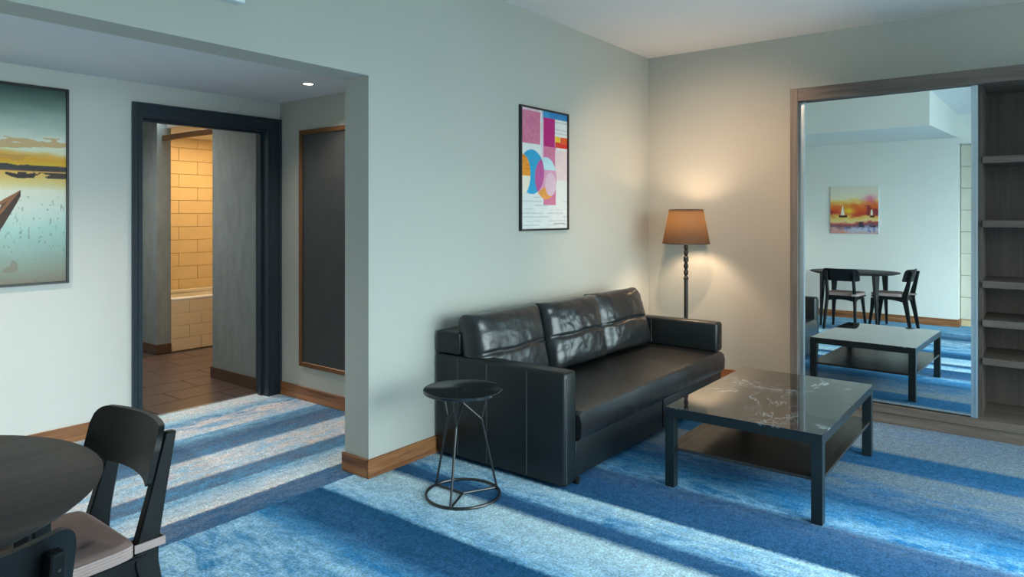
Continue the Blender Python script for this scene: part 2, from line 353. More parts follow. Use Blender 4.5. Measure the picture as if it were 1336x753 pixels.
# sofa wall with the wide opening to the hall: pier + header in one piece
YB = YW + TW
bm = nb()
prism(bm, [(.5, ZH), (XJ, ZH), (XJ, 0), (XC, 0), (XC, ZC), (.5, ZC)], 'Y', YW, YB)
struct('wall_back', bm, 'wall', 'pale grey-green wall behind the sofa with wide hall opening', 'wall')
bm = nb()
for a in ((YF, W2Y0, 0, ZC), (W2Y1, YB, 0, ZC), (W2Y0, W2Y1, 0, WINZ0), (W2Y0, W2Y1, WINZ1, ZC)): box(bm, XC, XC + .12, *a)
struct('wall_right', bm, 'wall', 'grey wall behind the wardrobe and lamp', 'wall')
struct('wall_left', box(nb(), XL - .12, XL, 1.13, YH, 0, 2.7), 'wall_white', 'pale wall behind the round dining table', 'wall')
struct('ceiling', box(nb(), -1.7, XC + .12, YF - .1, YB, ZC, ZC + .1), 'ceil', 'plain white room ceiling', 'ceiling')
struct('ceiling_bulkhead', box(prism(nb(), [(XL - .12, 2.585), (1.80, 2.49), (1.80, ZC), (XL - .12, ZC)], 'Y', 1.13, YW), XL - .12, .5, YW, YH, 2.57, ZC), 'wall_white', 'boxed ceiling bulkhead above the dining table', 'bulkhead')
# hall
struct('ceiling_hall', box(nb(), .5, XHR + .1, YB, YH, ZHC, ZHC + .3), 'hallceil', 'lowered grey ceiling of the hall', 'ceiling')
bm = nb()
DX0, DX1, DZ = 2.149, 3.150, 2.107     # door opening
prism(bm, [(XL - .12, 0), (DX0, 0), (DX0, DZ), (DX1, DZ), (DX1, 0), (XHR + .1, 0), (XHR + .1, 2.8), (XL - .12, 2.8)], 'Y', YH, YH + .14)
struct('wall_hall_back', bm, 'wall_white', 'white hall wall with the lake picture and doorway', 'wall')
struct('wall_hall_right', box(nb(), XHR, XHR + .1, YB, YH, 0, ZHC), 'wall', 'narrow grey hall wall with the framed dark panel', 'wall')
# entry recess seen only in the mirror
struct('wall_recess_side', box(nb(), -1.7, XL - .12, 1.13, 1.25, 0, ZC), 'wall_white', 'white return wall at the end of the dining wall', 'wall')
struct('wall_recess_back', box(nb(), -1.7, -1.58, YF, 1.131, 0, ZC), 'wall_white', 'white wall at the back of the entry recess', 'wall')
struct('trim_1', box(nb(), XL - .2, XL - .0, YF, 1.131, 2.50, ZC), 'wall_white', 'white lintel over the entry recess', 'lintel')
pn = thing('panel_screen', 'cream grooved panel standing in the entry recess', 'panel', (-.62, .95, 0))
for k in range(8):
    obj('panel', box(nb(), -.02, .02, -.0, .17, .1 + k * .3, .1 + k * .3 + .294, .003, 1), 'curtain', pn)
obj('backing', box(nb(), -.035, -.02, 0, .17, .0, 2.5), 'grout', pn)
br = thing('entry_door', 'brown wooden door edge in the entry recess', 'door', (-.7, .1, 0))
obj('leaf', box(nb(), -.03, .03, 0, .83, .01, 2.45, .003, 1), 'brown', br)
obj('handle', tube(nb(), [(.03, .1, 1.0), (.075, .1, 1.0), (.075, .22, 1.0)], .009), 'alu', br, True)
# window wall (behind the camera)
bm = nb()
for a in ((-1.7, WINX0, 0, ZC), (WINX1, XC + .12, 0, ZC), (WINX0, WINX1, 0, WINZ0), (WINX0, WINX1, WINZ1, ZC)):
    box(bm, a[0], a[1], YF - .12, YF, a[2], a[3])
struct('wall_front', bm, 'wall_white', 'wall around the wide window facing the sofa', 'wall')
win = thing('window_1', 'wide window lighting the room from behind the camera', 'window', ((WINX0 + WINX1) / 2, YF - .06, WINZ0), kind='structure')
ww, wh = WINX1 - WINX0, WINZ1 - WINZ0
bm = nb()
box(bm, -ww / 2, ww / 2, -.03, .03, 0, .05); box(bm, -ww / 2, ww / 2, -.03, .03, wh - .05, wh); box(bm, -ww / 2, -ww / 2 + .05, -.03, .03, .05, wh - .05); box(bm, ww / 2 - .05, ww / 2, -.03, .03, .05, wh - .05)
obj('window_frame', bm, 'white', win)
for k in (1, 2):
    x = -ww / 2 + ww * k / 3; obj('mullion', box(nb(), x - .025, x + .025, -.03, .03, .05, wh - .05), 'white', win)
for k in range(3):
    a = -ww / 2 + ww * k / 3 + .03; obj('pane', box(nb(), a, a + ww / 3 - .06, -.003, .003, .05, wh - .05), 'glass', win)

w2 = thing('added_window_2', 'added unseen corner window beyond the wardrobe', 'window', (XC + .06, (W2Y0 + W2Y1) / 2, WINZ0), kind='structure')  # unseen, put in for more daylight on the wall behind the dining table
hw2 = (W2Y1 - W2Y0) / 2
bm = nb(); box(bm, -.03, .03, -hw2, hw2, 0, .05); box(bm, -.03, .03, -hw2, hw2, wh - .05, wh); box(bm, -.03, .03, -hw2, -hw2 + .05, .05, wh - .05); box(bm, -.03, .03, hw2 - .05, hw2, .05, wh - .05)
obj('window_frame', bm, 'white', w2); obj('pane', box(nb(), -.003, .003, -hw2 + .05, hw2 - .05, .05, wh - .05), 'glass', w2)
# baseboards
def skirt(name, segs, mat, label):
    bm = nb()
    for s in segs: box(bm, *s, .003, 1)
    return struct(name, bm, mat, label, 'baseboard')
t = .014
skirt('baseboard_back', [(XJ - t, XC, YW - t, YW, 0, HB)], 'oak', 'walnut skirting along the sofa wall')
skirt('baseboard_pier', [(XJ - t, XJ, YW, YB + t, 0, HB)], 'oaky', 'walnut skirting wrapping the end of the sofa wall')
skirt('baseboard_right', [(XC - t, XC, 1.48, YW - t, 0, HB)], 'oaky', 'walnut skirting beside the wardrobe under the lamp wall')
skirt('baseboard_hall_back', [(XL, 2.085, YH - t, YH, 0, HB)], 'oak', 'walnut skirting under the lake picture')
skirt('baseboard_hall_right', [(XHR - t, XHR, YB, YH - .03, 0, HB)], 'oaky', 'walnut skirting under the dark framed panel')
skirt('baseboard_left', [(XL, XL + t, 1.13, YH - t, 0, HB)], 'oaky', 'walnut skirting behind the dining table')
skirt('baseboard_recess', [(-1.58, XL + t, 1.131 - t, 1.131, 0, HB)], 'oak', 'walnut skirting turning into the entry recess')

# door frame
df = thing('door_1', 'dark slate-blue door frame open onto the tiled lobby', 'door frame', (0, YH, 0), kind='structure')
bm = nb()
def casing(bm, a, b, z0, z1, vert):
    # stepped profile: backband proud of the flat
    box(bm, a, b, -.018, 0, z0, z1, .002, 1)
casing(bm, 2.087, DX0 + .004, 0, DZ, 1); box(bm, 2.087, 2.105, -.030, -.018, 0, 2.195, .003, 1); box(bm, 2.122, 2.130, -.023, -.018, 0, DZ + .02, .002, 1)
obj('casing', bm, 'doorframe', df)
bm = nb(); casing(bm, DX1 - .045, XHR - .001, 0, DZ, 1); box(bm, XHR - .02, XHR - .001, -.030, -.018, 0, 2.195, .003, 1); box(bm, DX1 - .01, DX1 - .002, -.023, -.018, 0, DZ + .02, .002, 1)
obj('casing', bm, 'doorframe', df)
bm = nb(); box(bm, 2.087, XHR - .001, -.018, 0, DZ - .004, 2.195, .002, 1); box(bm, 2.105, XHR - .02, -.030, -.018, 2.177, 2.195, .003, 1); box(bm, 2.13, DX1, -.023, -.018, DZ + .022, DZ + .03, .002, 1)
obj('casing', bm, 'doorframe', df)
bm = nb(); box(bm, DX0, DX0 + .012, 0, .155, 0, DZ - .012, .001, 1); obj('lining', bm, 'doorframe', df)
bm = nb(); box(bm, DX1 - .045, DX1 - .001, 0, .155, 0, DZ - .012, .001, 1); box(bm, DX1 - .062, DX1 - .045, .06, .10, 0, DZ - .03, .001, 1); obj('lining', bm, 'doorframe', df)
bm = nb(); box(bm, DX0, DX1, 0, .155, DZ - .012, DZ - .0, .001, 1); box(bm, DX0 + .012, DX1 - .045, .06, .10, DZ - .03, DZ - .012, .001, 1); obj('lining', bm, 'doorframe', df)
obj('threshold', box(nb(), DX0, DX1 - .045, .135, .158, 0, .004, .001, 1), 'alu', df)

# ---- lobby and bathroom beyond the door
struct('wall_lobby_right', box(nb(), 3.172, 3.45, YH + .14, 5.78, 0, 2.7), 'concrete', 'grey concrete-look wall to the right inside the doorway', 'wall')
struct('wall_lobby_pier', box(nb(), 3.35, 3.492, 7.19, 8.1, 0, 2.7), 'concrete', 'grey concrete-look partition end left of the bathtub', 'wall')
struct('wall_lobby_left', box(nb(), 1.2, 1.3, YH + .14, 8.1, 0, 2.7), 'concrete', 'plain left wall of the lobby', 'wall')
struct('wall_lobby_back', box(nb(), 1.2, 3.35, 8.0, 8.1, 0, 2.7), 'concrete', 'plain far wall of the lobby', 'wall')
struct('ceiling_lobby', box(nb(), 1.2, 3.45, YH + .14, 8.1, 2.7, 2.8), 'ceil', 'lobby ceiling beyond the doorway', 'ceiling')
skirt('baseboard_lobby_right', [(3.158, 3.172, YH + .16, 5.794, 0, .10), (3.172, 3.45, 5.78, 5.794, 0, .10)], 'darkskirt', 'dark brown skirting on the lobby wall inside the doorway')
skirt('baseboard_lobby_pier', [(3.336, 3.35, 7.176, 8.0, 0, .10), (3.35, 3.492, 7.176, 7.19, 0, .10)], 'darkskirt', 'dark brown skirting on the partition beside the bathtub')
BT = 7.94
bw = struct('wall_bath', box(nb(), 3.49, 5.0, BT + .012, BT + .1, 0, 2.7), 'grout', 'cream tiled bathroom wall above the tub', 'wall')
struct('wall_bath_side', box(nb(), 4.9, 5.0, 5.6, BT, 0, 2.7), 'tile', 'cream side wall of the bathroom', 'wall')
struct('wall_bath_front', box(nb(), 3.45, 5.0, 5.6, 5.7, 0, 2.7), 'tile', 'cream near wall of the bathroom', 'wall')
struct('ceiling_bath', box(nb(), 3.45, 5.0, 5.7, 8.1, 2.335, 2.45), 'ceil', 'bathroom ceiling glowing above the tub', 'ceiling')
tm = None
for i in range(12):
    for j in range(4):
        if tm is None:
            q = obj('wall_tile', box(nb(), 0, .446, -.012, 0, 0, .149, .0025, 1), 'tile', bw); tm = q.data
        else:
            q = bpy.data.objects.new('wall_tile', tm); C.objects.link(q); q.parent = bw
        q.location = (3.50 + j * .45 - (.225 if i % 2 else 0) + (.0 if i % 2 == 0 else .0), BT + .012, .53 + i * .1535)
        if i % 2 and j == 0: q.location.x += 0
tub = thing('bathtub', 'white bathtub with cream tiled front in the warm bathroom', 'bathtub', (3.495, 7.19, 0))
bm = nb()
box(bm, 0, 1.39, 0, .09, .53, .56, .01); box(bm, 0, 1.39, .66, .735, .53, .575, .01); box(bm, 0, .12, .09, .66, .53, .56); box(bm, 1.27, 1.39, .09, .66, .53, .56)
obj('rim', bm, 'tub', tub, True)
bm = nb(); prism(bm, [(.09, .53), (.14, .2), (.6, .2), (.66, .53), (.66, .17), (.09, .17)], 'X', .12, 1.27); obj('basin', bm, 'tub', tub)
obj('backing', box(nb(), 0, 1.39, .012, .05, 0, .53), 'grout', tub)
tm = None
for i in range(4):
    for j in range(4):
        x0 = j * .40 - (.2 if i % 2 else .07); x1 = min(1.39, x0 + .396); x0 = max(0.002, x0)
        if x1 - x0 < .03: continue
        obj('front_tile', box(nb(), x0, x1, 0, .012, .004 + i * .132, .004 + i * .132 + .128, .002, 1), 'tile', tub)
tag(obj('sliding_rail', box(nb(), 3.40, 3.44, 5.72, 7.19, 2.20, 2.255, .003, 1), 'bronze'), 'brown overhead rail crossing the bathroom opening', 'rail')
bl = thing('bathroom_downlight', 'warm recessed downlight over the bathtub', 'light', (4.05, 7.2, 2.335))
obj('trim_ring', lathe(nb(), [(.03, 0), (.045, -.004), (.045, 0)]), 'white', bl); obj('lens', lathe(nb(), [(0, -.002), (.03, -.002)]), emit('bath_lens', (1, .72, .36), 12), bl)
ld = bpy.data.lights.new('bathroom_lamp', 'AREA'); ld.shape = 'DISK'; ld.size = .25; ld.energy = 19; ld.color = (1, .66, .30)
lo = bpy.data.objects.new('bathroom_lamp', ld); C.objects.link(lo); lo.location = (4.05, 7.2, 2.325)

# ---- hall fittings
hp = thing('framed_panel', 'tall dark panel in bronze wooden frame on the hall wall', 'panel', (XHR, 4.13, 1.175))
hw, hh = .43, .912
bm = nb(); box(bm, -.022, 0, -hw, hw, -hh, -hh + .035, .003, 1); obj('frame', bm, 'bronze', hp)
bm = nb(); box(bm, -.022, 0, -hw, hw, hh - .035, hh, .003, 1); obj('frame', bm, 'bronze', hp)
for s in (-1, 1):
    bm = nb(); box(bm, -.022, 0, s * hw - (.035 if s > 0 else 0), s * hw + (.035 if s < 0 else 0), -hh + .035, hh - .035, .003, 1); obj('frame', bm, 'bronze', hp)
obj('panel_face', box(nb(), -.010, -.001, -hw + .035, hw - .035, -hh + .035, hh - .035), 'darkpanel', hp)
dl = thing('downlight', 'small round lit downlight recessed in the hall ceiling', 'light', (2.856, 3.96, ZHC))
obj('trim_ring', lathe(nb(), [(.030, -.003), (.034, -.006), (.044, -.004), (.046, 0)]), 'white', dl, True)
obj('lens', lathe(nb(), [(0, -.0045), (.031, -.0045)]), emit('downlight_lens', (1, .86, .66), 14), dl)
for hx, en in ((2.856, 36), (.80, 60)):  # second lamp is unseen, added to lift the hall's ambient light
    ld = bpy.data.lights.new('hall_downlight', 'SPOT'); ld.energy = en; ld.color = (1, .84, .70); ld.spot_size = 2.3; ld.spot_blend = .9; ld.shadow_soft_size = .03
    lo = bpy.data.objects.new('hall_downlight', ld); C.objects.link(lo); lo.location = (hx, 3.96, ZHC - .03)
for hx in (.80,):
    d2 = thing('downlight', 'added unseen downlight in the hall ceiling nearest the dining wall', 'light', (hx, 3.96, ZHC))
    for ch in dl.children: child_copy(ch, d2)
ll = thing('added_lobby_downlight', 'added unseen downlight in the lobby ceiling beyond the doorway', 'light', (2.3, 6.5, 2.7))  # unseen fitting and its lamp, added to brighten the lobby walls
for ch in dl.children: child_copy(ch, ll)
ld = bpy.data.lights.new('added_lobby_downlight', 'SPOT'); ld.energy = 150; ld.color = (1, .93, .86); ld.spot_size = 2.7; ld.spot_blend = .9; ld.shadow_soft_size = .04
lo = bpy.data.objects.new('added_lobby_downlight', ld); C.objects.link(lo); lo.location = (2.3, 6.5, 2.66)
wd = thing('wall_unit', 'small white box fixed high on the wall above the opening', 'wall unit', (1.62, YW, 2.385))
obj('body', box(nb(), -.1, .095, -.055, 0, 0, .12, .006), 'white', wd); obj('lens', box(nb(), -.06, .06, -.058, -.055, .03, .09, .001, 1), 'curtain', wd)

# ================================================================ PICTURES
def picture(parent, name, W, H, nx, ny, fn, mat, plane):
    """plane maps (u,v in 0..1) to local coordinates; colour comes from fn(u,v) arrays (sRGB 0-255)"""
    u, v = np.meshgrid(np.linspace(0, 1, nx + 1), np.linspace(0, 1, ny + 1))
    col = np.clip(fn(u, v), 0, 255) / 255.0
    col = np.where(col <= .04045, col / 12.92, ((col + .055) / 1.055) ** 2.4)
    P = plane(u.ravel(), v.ravel())
    idx = np.arange((nx + 1) * (ny + 1)).reshape(ny + 1, nx + 1)
    f = np.stack([idx[:-1, :-1], idx[:-1, 1:], idx[1:, 1:], idx[1:, :-1]], -1).reshape(-1, 4)
    me = bpy.data.meshes.new(name); me.from_pydata(P.tolist(), [], f.tolist())
    at = me.color_attributes.new('print', 'FLOAT_COLOR', 'POINT')
    at.data.foreach_set('color', np.concatenate([col.reshape(-1, 3), np.ones(((nx + 1) * (ny + 1), 1))], 1).astype(np.float32).ravel())
    me.materials.append(M[mat]); o = bpy.data.objects.new(name, me); C.objects.link(o); o.parent = parent; return o
rng = np.random.RandomState(3)
def vnoise(u, v, fx, fy, seed):
    r = np.random.RandomState(seed); g = r.rand(int(fy) + 3, int(fx) + 3)
    x, y = u * fx, v * fy; i, j = x.astype(int), y.astype(int); a, b = x - i, y - j
    a = a * a * (3 - 2 * a); b = b * b * (3 - 2 * b)
    return (g[j, i] * (1 - a) + g[j, i + 1] * a) * (1 - b) + (g[j + 1, i] * (1 - a) + g[j + 1, i + 1] * a) * b
def fbm(u, v, fx, fy, seed, oc=4):
    s, a, t = 0, .5, 0
    for k in range(oc):
        s = s + a * vnoise(u, v, fx * 2 ** k, fy * 2 ** k, seed + k); t += a; a *= .55
    return s / t
def grad(t, stops):
    p = [s[0] for s in stops]
    return np.stack([np.interp(t, p, [s[1][k] for s in stops]) for k in range(3)], -1)
def put(img, mask, c, a=1.0):
    m = (np.asarray(mask, float) * a)[..., None]; return img * (1 - m) + np.array(c, float) * m

def abstract(u, v):           # v up
    t = 1 - v
    img = grad(t, [(0, (228, 228, 224)), (1, (226, 226, 222))])
    lines = (np.sin(t * 190) > .55) & (vnoise(u, t, 6, 40, 11) > .45)
    put_ = lambda m, c, a=1.0: put(img, m, c, a)
    img = put(img, lines & ((t > .74) | ((u > .70) & (t < .25)) | (t > .60) & (u < .4)), (196, 198, 198), .8)
    img = put(img, (u > .02) & (u < .40) & (t > .02) & (t < .29), (206, 108, 142)); img = put(img, (u < .40) & (t < .29) & (fbm(u, v, 5, 8, 4) > .55), (220, 140, 164), .35)
    img = put(img, (u > .44) & (t < .055), (40, 130, 190)); img = put(img, (u > .44) & (u < .60) & (t < .07), (50, 150, 200))
    img = put(img, (u > .46) & (u < .72) & (t > .055) & (t < .30), (190, 20, 118)); img = put(img, (u > .42) & (u < .47) & (t < .5), (226, 190, 205), .6)
    img = put(img, (u > .46) & (u < .74) & (t > .30) & (t < .80), (214, 120, 152)); img = put(img, (u > .72) & (t > .32) & (t < .58), (228, 206, 206))
    img = put(img, (u > .72) & (u < .84) & (t > .20) & (t < .25), (246, 196, 40)); img = put(img, (u > .72) & (t > .25) & (t < .30), (222, 52, 40)); img = put(img, (u > .84) & (t > .20) & (t < .26), (226, 90, 40))
    def ell(cx, cy, rx, ry): return ((u - cx) / rx) ** 2 + ((t - cy) / ry) ** 2 < 1
    A, B, D = ell(.22, .525, .26, .185), ell(.03, .55, .16, .165), ell(.52, .57, .235, .18)
    img = put(img, A, (34, 160, 204)); img = put(img, B & (t < .56), (238, 146, 28)); img = put(img, B & (t >= .56), (240, 226, 204)); img = put(img, B & lines & (t < .56), (196, 112, 30), .6)
    img = put(img, D & (t < .5), (192, 226, 232)); img = put(img, D & (t >= .5), (222, 158, 186)); img = put(img, D & A, (196, 84, 152)); img = put(img, D & ((t - .62) > (.5 - u) * .35 + .02) & (t > .60), (240, 160, 74)); img = put(img, ell(.62, .62, .12, .10), (226, 190, 204))
    img = put(img, (u > .70) & (u < .95) & (t > .955) & (t < .965), (170, 170, 170))
    return img + (fbm(u, v, 20, 30, 9)[..., None] - .5) * 14
def lake(u, v):
    t = 1 - v
    t0 = t; t = np.where(t < .41, t * .44 / .41, .44 + (t - .41) * .56 / .59)
    w = t + (fbm(u, t, 6, 14, 21) - .5) * .05
    img = grad(w, [(0, (44, 70, 64)), (.08, (92, 116, 106)), (.2, (168, 184, 172)), (.3, (222, 222, 206)), (.35, (236, 222, 190)), (.372, (226, 176, 92)), (.40, (232, 160, 40)), (.435, (250, 180, 40)), (.445, (190, 130, 70)), (.47, (232, 180, 90)), (.52, (236, 200, 130)), (.56, (228, 222, 200)), (.64, (206, 216, 206)), (.74, (160, 196, 188)), (.84, (140, 168, 160)), (1, (120, 116, 100))])
    cl = fbm(u, t, 5, 26, 31); img = put(img, (cl > .54) & (t > .27) & (t < .41), (196, 140, 70), .6)
    hill = .438 - .016 * vnoise(u, u * 0, 9, 1, 5) - .008 * vnoise(u, u * 0, 25, 1, 6)
    img = put(img, (t > hill) & (t < .452), (62, 58, 60)); img = put(img, (t > .452) & (t < .458), (70, 50, 40), .8)
    img = put(img, (u > .80) & (t > .462) & (t < .492) & (fbm(u, t, 20, 40, 8) > .42), (48, 40, 38), .9)
    img = put(img, (u > .57) & (u < .74) & (t > .470 + .03 * 0) & (t < .488), (60, 44, 36), .0)
    bd = lambda cx, cy, L, h: (np.abs(u - cx) < L) & (t > cy + .012 * (np.abs(u - cx) / L) * -1) & (t < cy + h * (1 - ((u - cx) / L) ** 2))
    img = put(img, bd(.815, .476, .060, .018), (52, 42, 40))
    img = put(img, (np.abs(u - .865) < .002) & (t > .455) & (t < .487), (60, 48, 44))
    r = (fbm(u, t, 90, 45, 41) > .70) & (t > .58) & (t < .86); img = put(img, r, (96, 110, 96), .4)
    # moored boat with bow to the right
    t = t0; s = (u - .36) / .455      # 0 stern .. 1 bow
    gun_far = .86 - .335 * np.clip(s, 0, 1); gun_near = 1.0 - .475 * np.clip(s, 0, 1) ** 1.6; keel = 1.12 - .565 * np.clip(s, 0, 1) ** 1.9
    inb = (s > 0) & (s < 1)
    img = put(img, inb & (t > gun_far) & (t < gun_near), (140, 92, 58)); img = put(img, inb & (t > gun_far + .02) & (t < gun_near - .025), (92, 62, 44))
    img = put(img, inb & (t > gun_near) & (t < keel), (66, 46, 36))
    for q in (.25, .5, .75, .90): img = put(img, inb & (np.abs(s - q + (t - .68) * .6) < .035) & (t > gun_far + .02) & (t < gun_near - .02), (214, 214, 204))
    img = put(img, (fbm(u, t, 14, 14, 77) > .62) & (t > .88), (120, 104, 88), .5)
    return img * 1.12 + 4
def seascape(u, v):
    t = 1 - v; w = t + (fbm(u, t, 6, 9, 51) - .5) * .16
    img = grad(w, [(0, (226, 220, 204)), (.25, (240, 228, 196)), (.33, (246, 206, 110)), (.40, (236, 120, 50)), (.50, (226, 84, 40)), (.58, (206, 62, 50)), (.63, (236, 190, 90)), (.72, (244, 214, 150)), (.78, (190, 80, 76)), (.84, (120, 90, 110)), (.90, (196, 200, 220)), (1, (220, 160, 150))])
    k = fbm(u, t, 5, 7, 61)
    img = put(img, np.exp(-((u - .86) / .16) ** 2 - ((t - .29) / .09) ** 2) * np.clip(k * 1.8 - .3, 0, 1), (226, 92, 158), .95); img = put(img, (u > .72) & (t > .40) & (t < .62) & (k > .42), (120, 44, 62), .7)
    img = put(img, np.exp(-((u - .38) / .14) ** 2 - ((t - .52) / .08) ** 2) * np.clip(.5 + fbm(u, t, 14, 14, 91), 0, 1), (250, 218, 50), .95); img = put(img, (u > .60) & (t > .75) & (t < .86) & (fbm(u, t, 8, 16, 71) > .45), (54, 54, 72), .8)
    img = put(img, (u < .06) & (t > .5) & (t < .6), (150, 40, 40), .7); img = put(img, (t > .86) & (fbm(u, t, 12, 8, 81) > .55), (110, 120, 180), .6); img = put(img, (t > .86) & (u < .3), (232, 120, 80), .4)
    for cx, s in ((.265, 1.0), (.865, .55)):
        img = put(img, (np.abs(u - cx) < .045 * s * np.clip((t - .38) / .23, 0, 1)) & (t > .62 - .22 * s) & (t < .61), (250, 240, 214)); img = put(img, (np.abs(u - cx - .01) < .085 * s) & (t > .61) & (t < .655), (84, 48, 40))
    return img
def frame(parent, W, H, fw, dep, mat, ax):
    """four frame members around a W x H picture hung on a wall. ax 'Y' = wall facing -y"""
    for (a, b, c, d) in ((-W / 2, W / 2, -H / 2, -H / 2 + fw), (-W / 2, W / 2, H / 2 - fw, H / 2), (-W / 2, -W / 2 + fw, -H / 2 + fw, H / 2 - fw), (W / 2 - fw, W / 2, -H / 2 + fw, H / 2 - fw)):
        obj('frame', box(nb(), a, b, -dep, 0, c, d, .001, 1), mat, parent)
# abstract print on the sofa wall
AW, AH = .613, .886
p = thing('abstract_print', 'pink and turquoise abstract print in slim black frame above the sofa', 'picture', (4.135, YW, 1.763))
frame(p, AW, AH, .012, .024, 'black_frame', 'Y')
obj('backing', box(nb(), -AW / 2 + .012, AW / 2 - .012, -.010, 0, -AH / 2 + .012, AH / 2 - .012), 'white', p)
iw, ih = AW - .024, AH - .024
picture(p, 'print', iw, ih, 200, 290, abstract, 'print', lambda u, v: np.stack([(u - .5) * iw, u * 0 - .0115, (v - .5) * ih], -1))
# lake picture in the hall
LW, LH = 1.32, 1.21
p = thing('lake_picture', 'large sunset lake photograph with a wooden boat in black frame', 'picture', (1.706 - LW / 2, YH, 1.612))
frame(p, LW, LH, .014, .026, 'black_frame', 'Y')
obj('backing', box(nb(), -LW / 2 + .014, LW / 2 - .014, -.012, 0, -LH / 2 + .014, LH / 2 - .014), 'white', p)
jw, jh = LW - .028, LH - .028
picture(p, 'print', jw, jh, 400, 370, lake, 'print', lambda u, v: np.stack([(u - .5) * jw, u * 0 - .0135, (v - .5) * jh], -1))
# seascape canvas behind the dining table (seen in the mirror), mirrored print axis: wall faces +x
p = thing('seascape_canvas', 'square orange and pink sailing boat canvas seen in the wardrobe mirror', 'picture', (XL, 2.43, 1.60))
cw, ch = .655, .70
obj('canvas', box(nb(), 0, .022, -cw / 2, cw / 2, -ch / 2, ch / 2, .002, 1), 'white', p)
picture(p, 'print', cw, ch, 110, 110, seascape, 'print', lambda u, v: np.stack([u * 0 + .0235, (.5 - u) * cw, (v - .5) * ch], -1))

# ================================================================ WARDROBE
WX, WY0, WY1, WZ = 5.287, -.75, 1.4746, 2.365
wr = thing('wardrobe', 'built-in dark wood wardrobe with mirrored sliding door and open shelves', 'wardrobe', (WX, 0, 0))
obj('side_panel', box(nb(), 0, XC - WX - .002, WY1 - .053, WY1, 0, WZ, .002, 1), 'ward', wr)
obj('side_panel', box(nb(), 0, XC - WX - .002, WY0, WY0 + .053, 0, WZ, .002, 1), 'ward', wr)
obj('top_panel', box(nb(), 0, XC - WX - .002, WY0 + .053, WY1 - .053, WZ - .095, WZ, .002, 1), 'wardh', wr)
obj('bottom_panel', box(nb(), 0, XC - WX - .002, WY0 + .053, WY1 - .053, .075, .128, .002, 1), 'wardh', wr)
obj('plinth', box(nb(), .012, .03, WY0 + .053, WY1 - .053, 0, .075), 'wardh', wr)
obj('back_panel', box(nb(), XC - WX - .012, XC - WX - .002, WY0 + .053, WY1 - .053, .128, WZ - .095), 'wardin', wr)
obj('divider', box(nb(), .075, XC - WX - .012, .300, .322, .128, WZ - .095), 'wardin', wr)
for z in (1.787, 1.375, .985, .735, .490):
    obj('shelf', box(nb(), .06, XC - WX - .012, WY0 + .053, .300, z - .022, z + .022, .001, 1), 'wardshelf', wr)
# door with a slightly out-of-true mirror, as the reflection shows
dr = bpy.data.objects.new('sliding_door', None); C.objects.link(dr); dr.parent = wr
def dpos(y, z): return 5.33 - WX + .0205 * (y - .9) + .0079 * (z - 1.2)
DY0, DY1, DZ0, DZ1 = .322, 1.421, .130, 2.268
def dbox(y0, y1, z0, z1, f, b):
    bm = nb(); pts = []
    secs = []
    for z in (z0, z1):
        secs.append([(dpos(y0, z) + f, y0, z), (dpos(y1, z) + f, y1, z), (dpos(y1, z) + b, y1, z), (dpos(y0, z) + b, y0, z)])
    return hull_bar(bm, secs)
obj('mirror', dbox(DY0 + .036, DY1 - .036, DZ0 + .006, DZ1, 0, .005), 'mirror', dr)
for y0, y1 in ((DY0, DY0 + .036), (DY1 - .036, DY1)):
    st = obj('stile', dbox(y0, y1, DZ0, DZ1, -.012, .02), 'alu', dr)
    obj('lip', dbox(y0 + .004, y0 + .012, DZ0, DZ1, -.017, -.012), 'alu', dr)
obj('bottom_rail', dbox(DY0 + .036, DY1 - .036, DZ0 - .001, DZ0 + .006, -.006, .015), 'black_metal', dr)

# ================================================================ SOFA
SX0, SX1, SY0, SY1 = 2.979, 5.207, 1.955, 2.872
sofa = thing('sofa', 'black leather three-seat sofa bed with three puffy back cushions', 'sofa', ((SX0 + SX1) / 2, (SY0 + SY1) / 2, 0))
OX, OY = (SX0 + SX1) / 2, (SY0 + SY1) / 2
def sb(x0, x1, y0, y1, z0, z1, bev, seg=3): return box(nb(), x0 - OX, x1 - OX, y0 - OY, y1 - OY, z0, z1, bev, seg)
AT = .608
arm = obj('armrest', sb(SX0, SX0 + .122, SY0, SY1, .012, AT, .022), 'leather', sofa, True)
for y in (2.70, 2.48, 2.20):
    bm = nb(); tube(bm, [(SX0 - OX - .0005, y - OY, .03), (SX0 - OX - .0005, y - OY, AT - .02)], .0022, 6); obj('seam', bm, 'seam', arm)
bm = nb(); tube(bm, [(SX0 + .018 - OX, SY0 - OY - .0005, .03), (SX0 + .018 - OX, SY0 - OY - .0005, AT - .03)], .003, 6); obj('seam', bm, 'seam', arm)
arm = obj('armrest', sb(SX1 - .122, SX1, SY0, SY1, .385, AT, .022), 'leather', sofa, True)
bm = nb(); tube(bm, [(SX1 - .1225 - OX, 2.50 - OY, .41), (SX1 - .1225 - OX, 2.50 - OY, AT - .02)], .0022, 6); obj('seam', bm, 'seam', arm)
obj('base_side', sb(SX1 - .10, SX1, SY0 + .02, SY1, .02, .225, .01), 'leather', sofa, True)
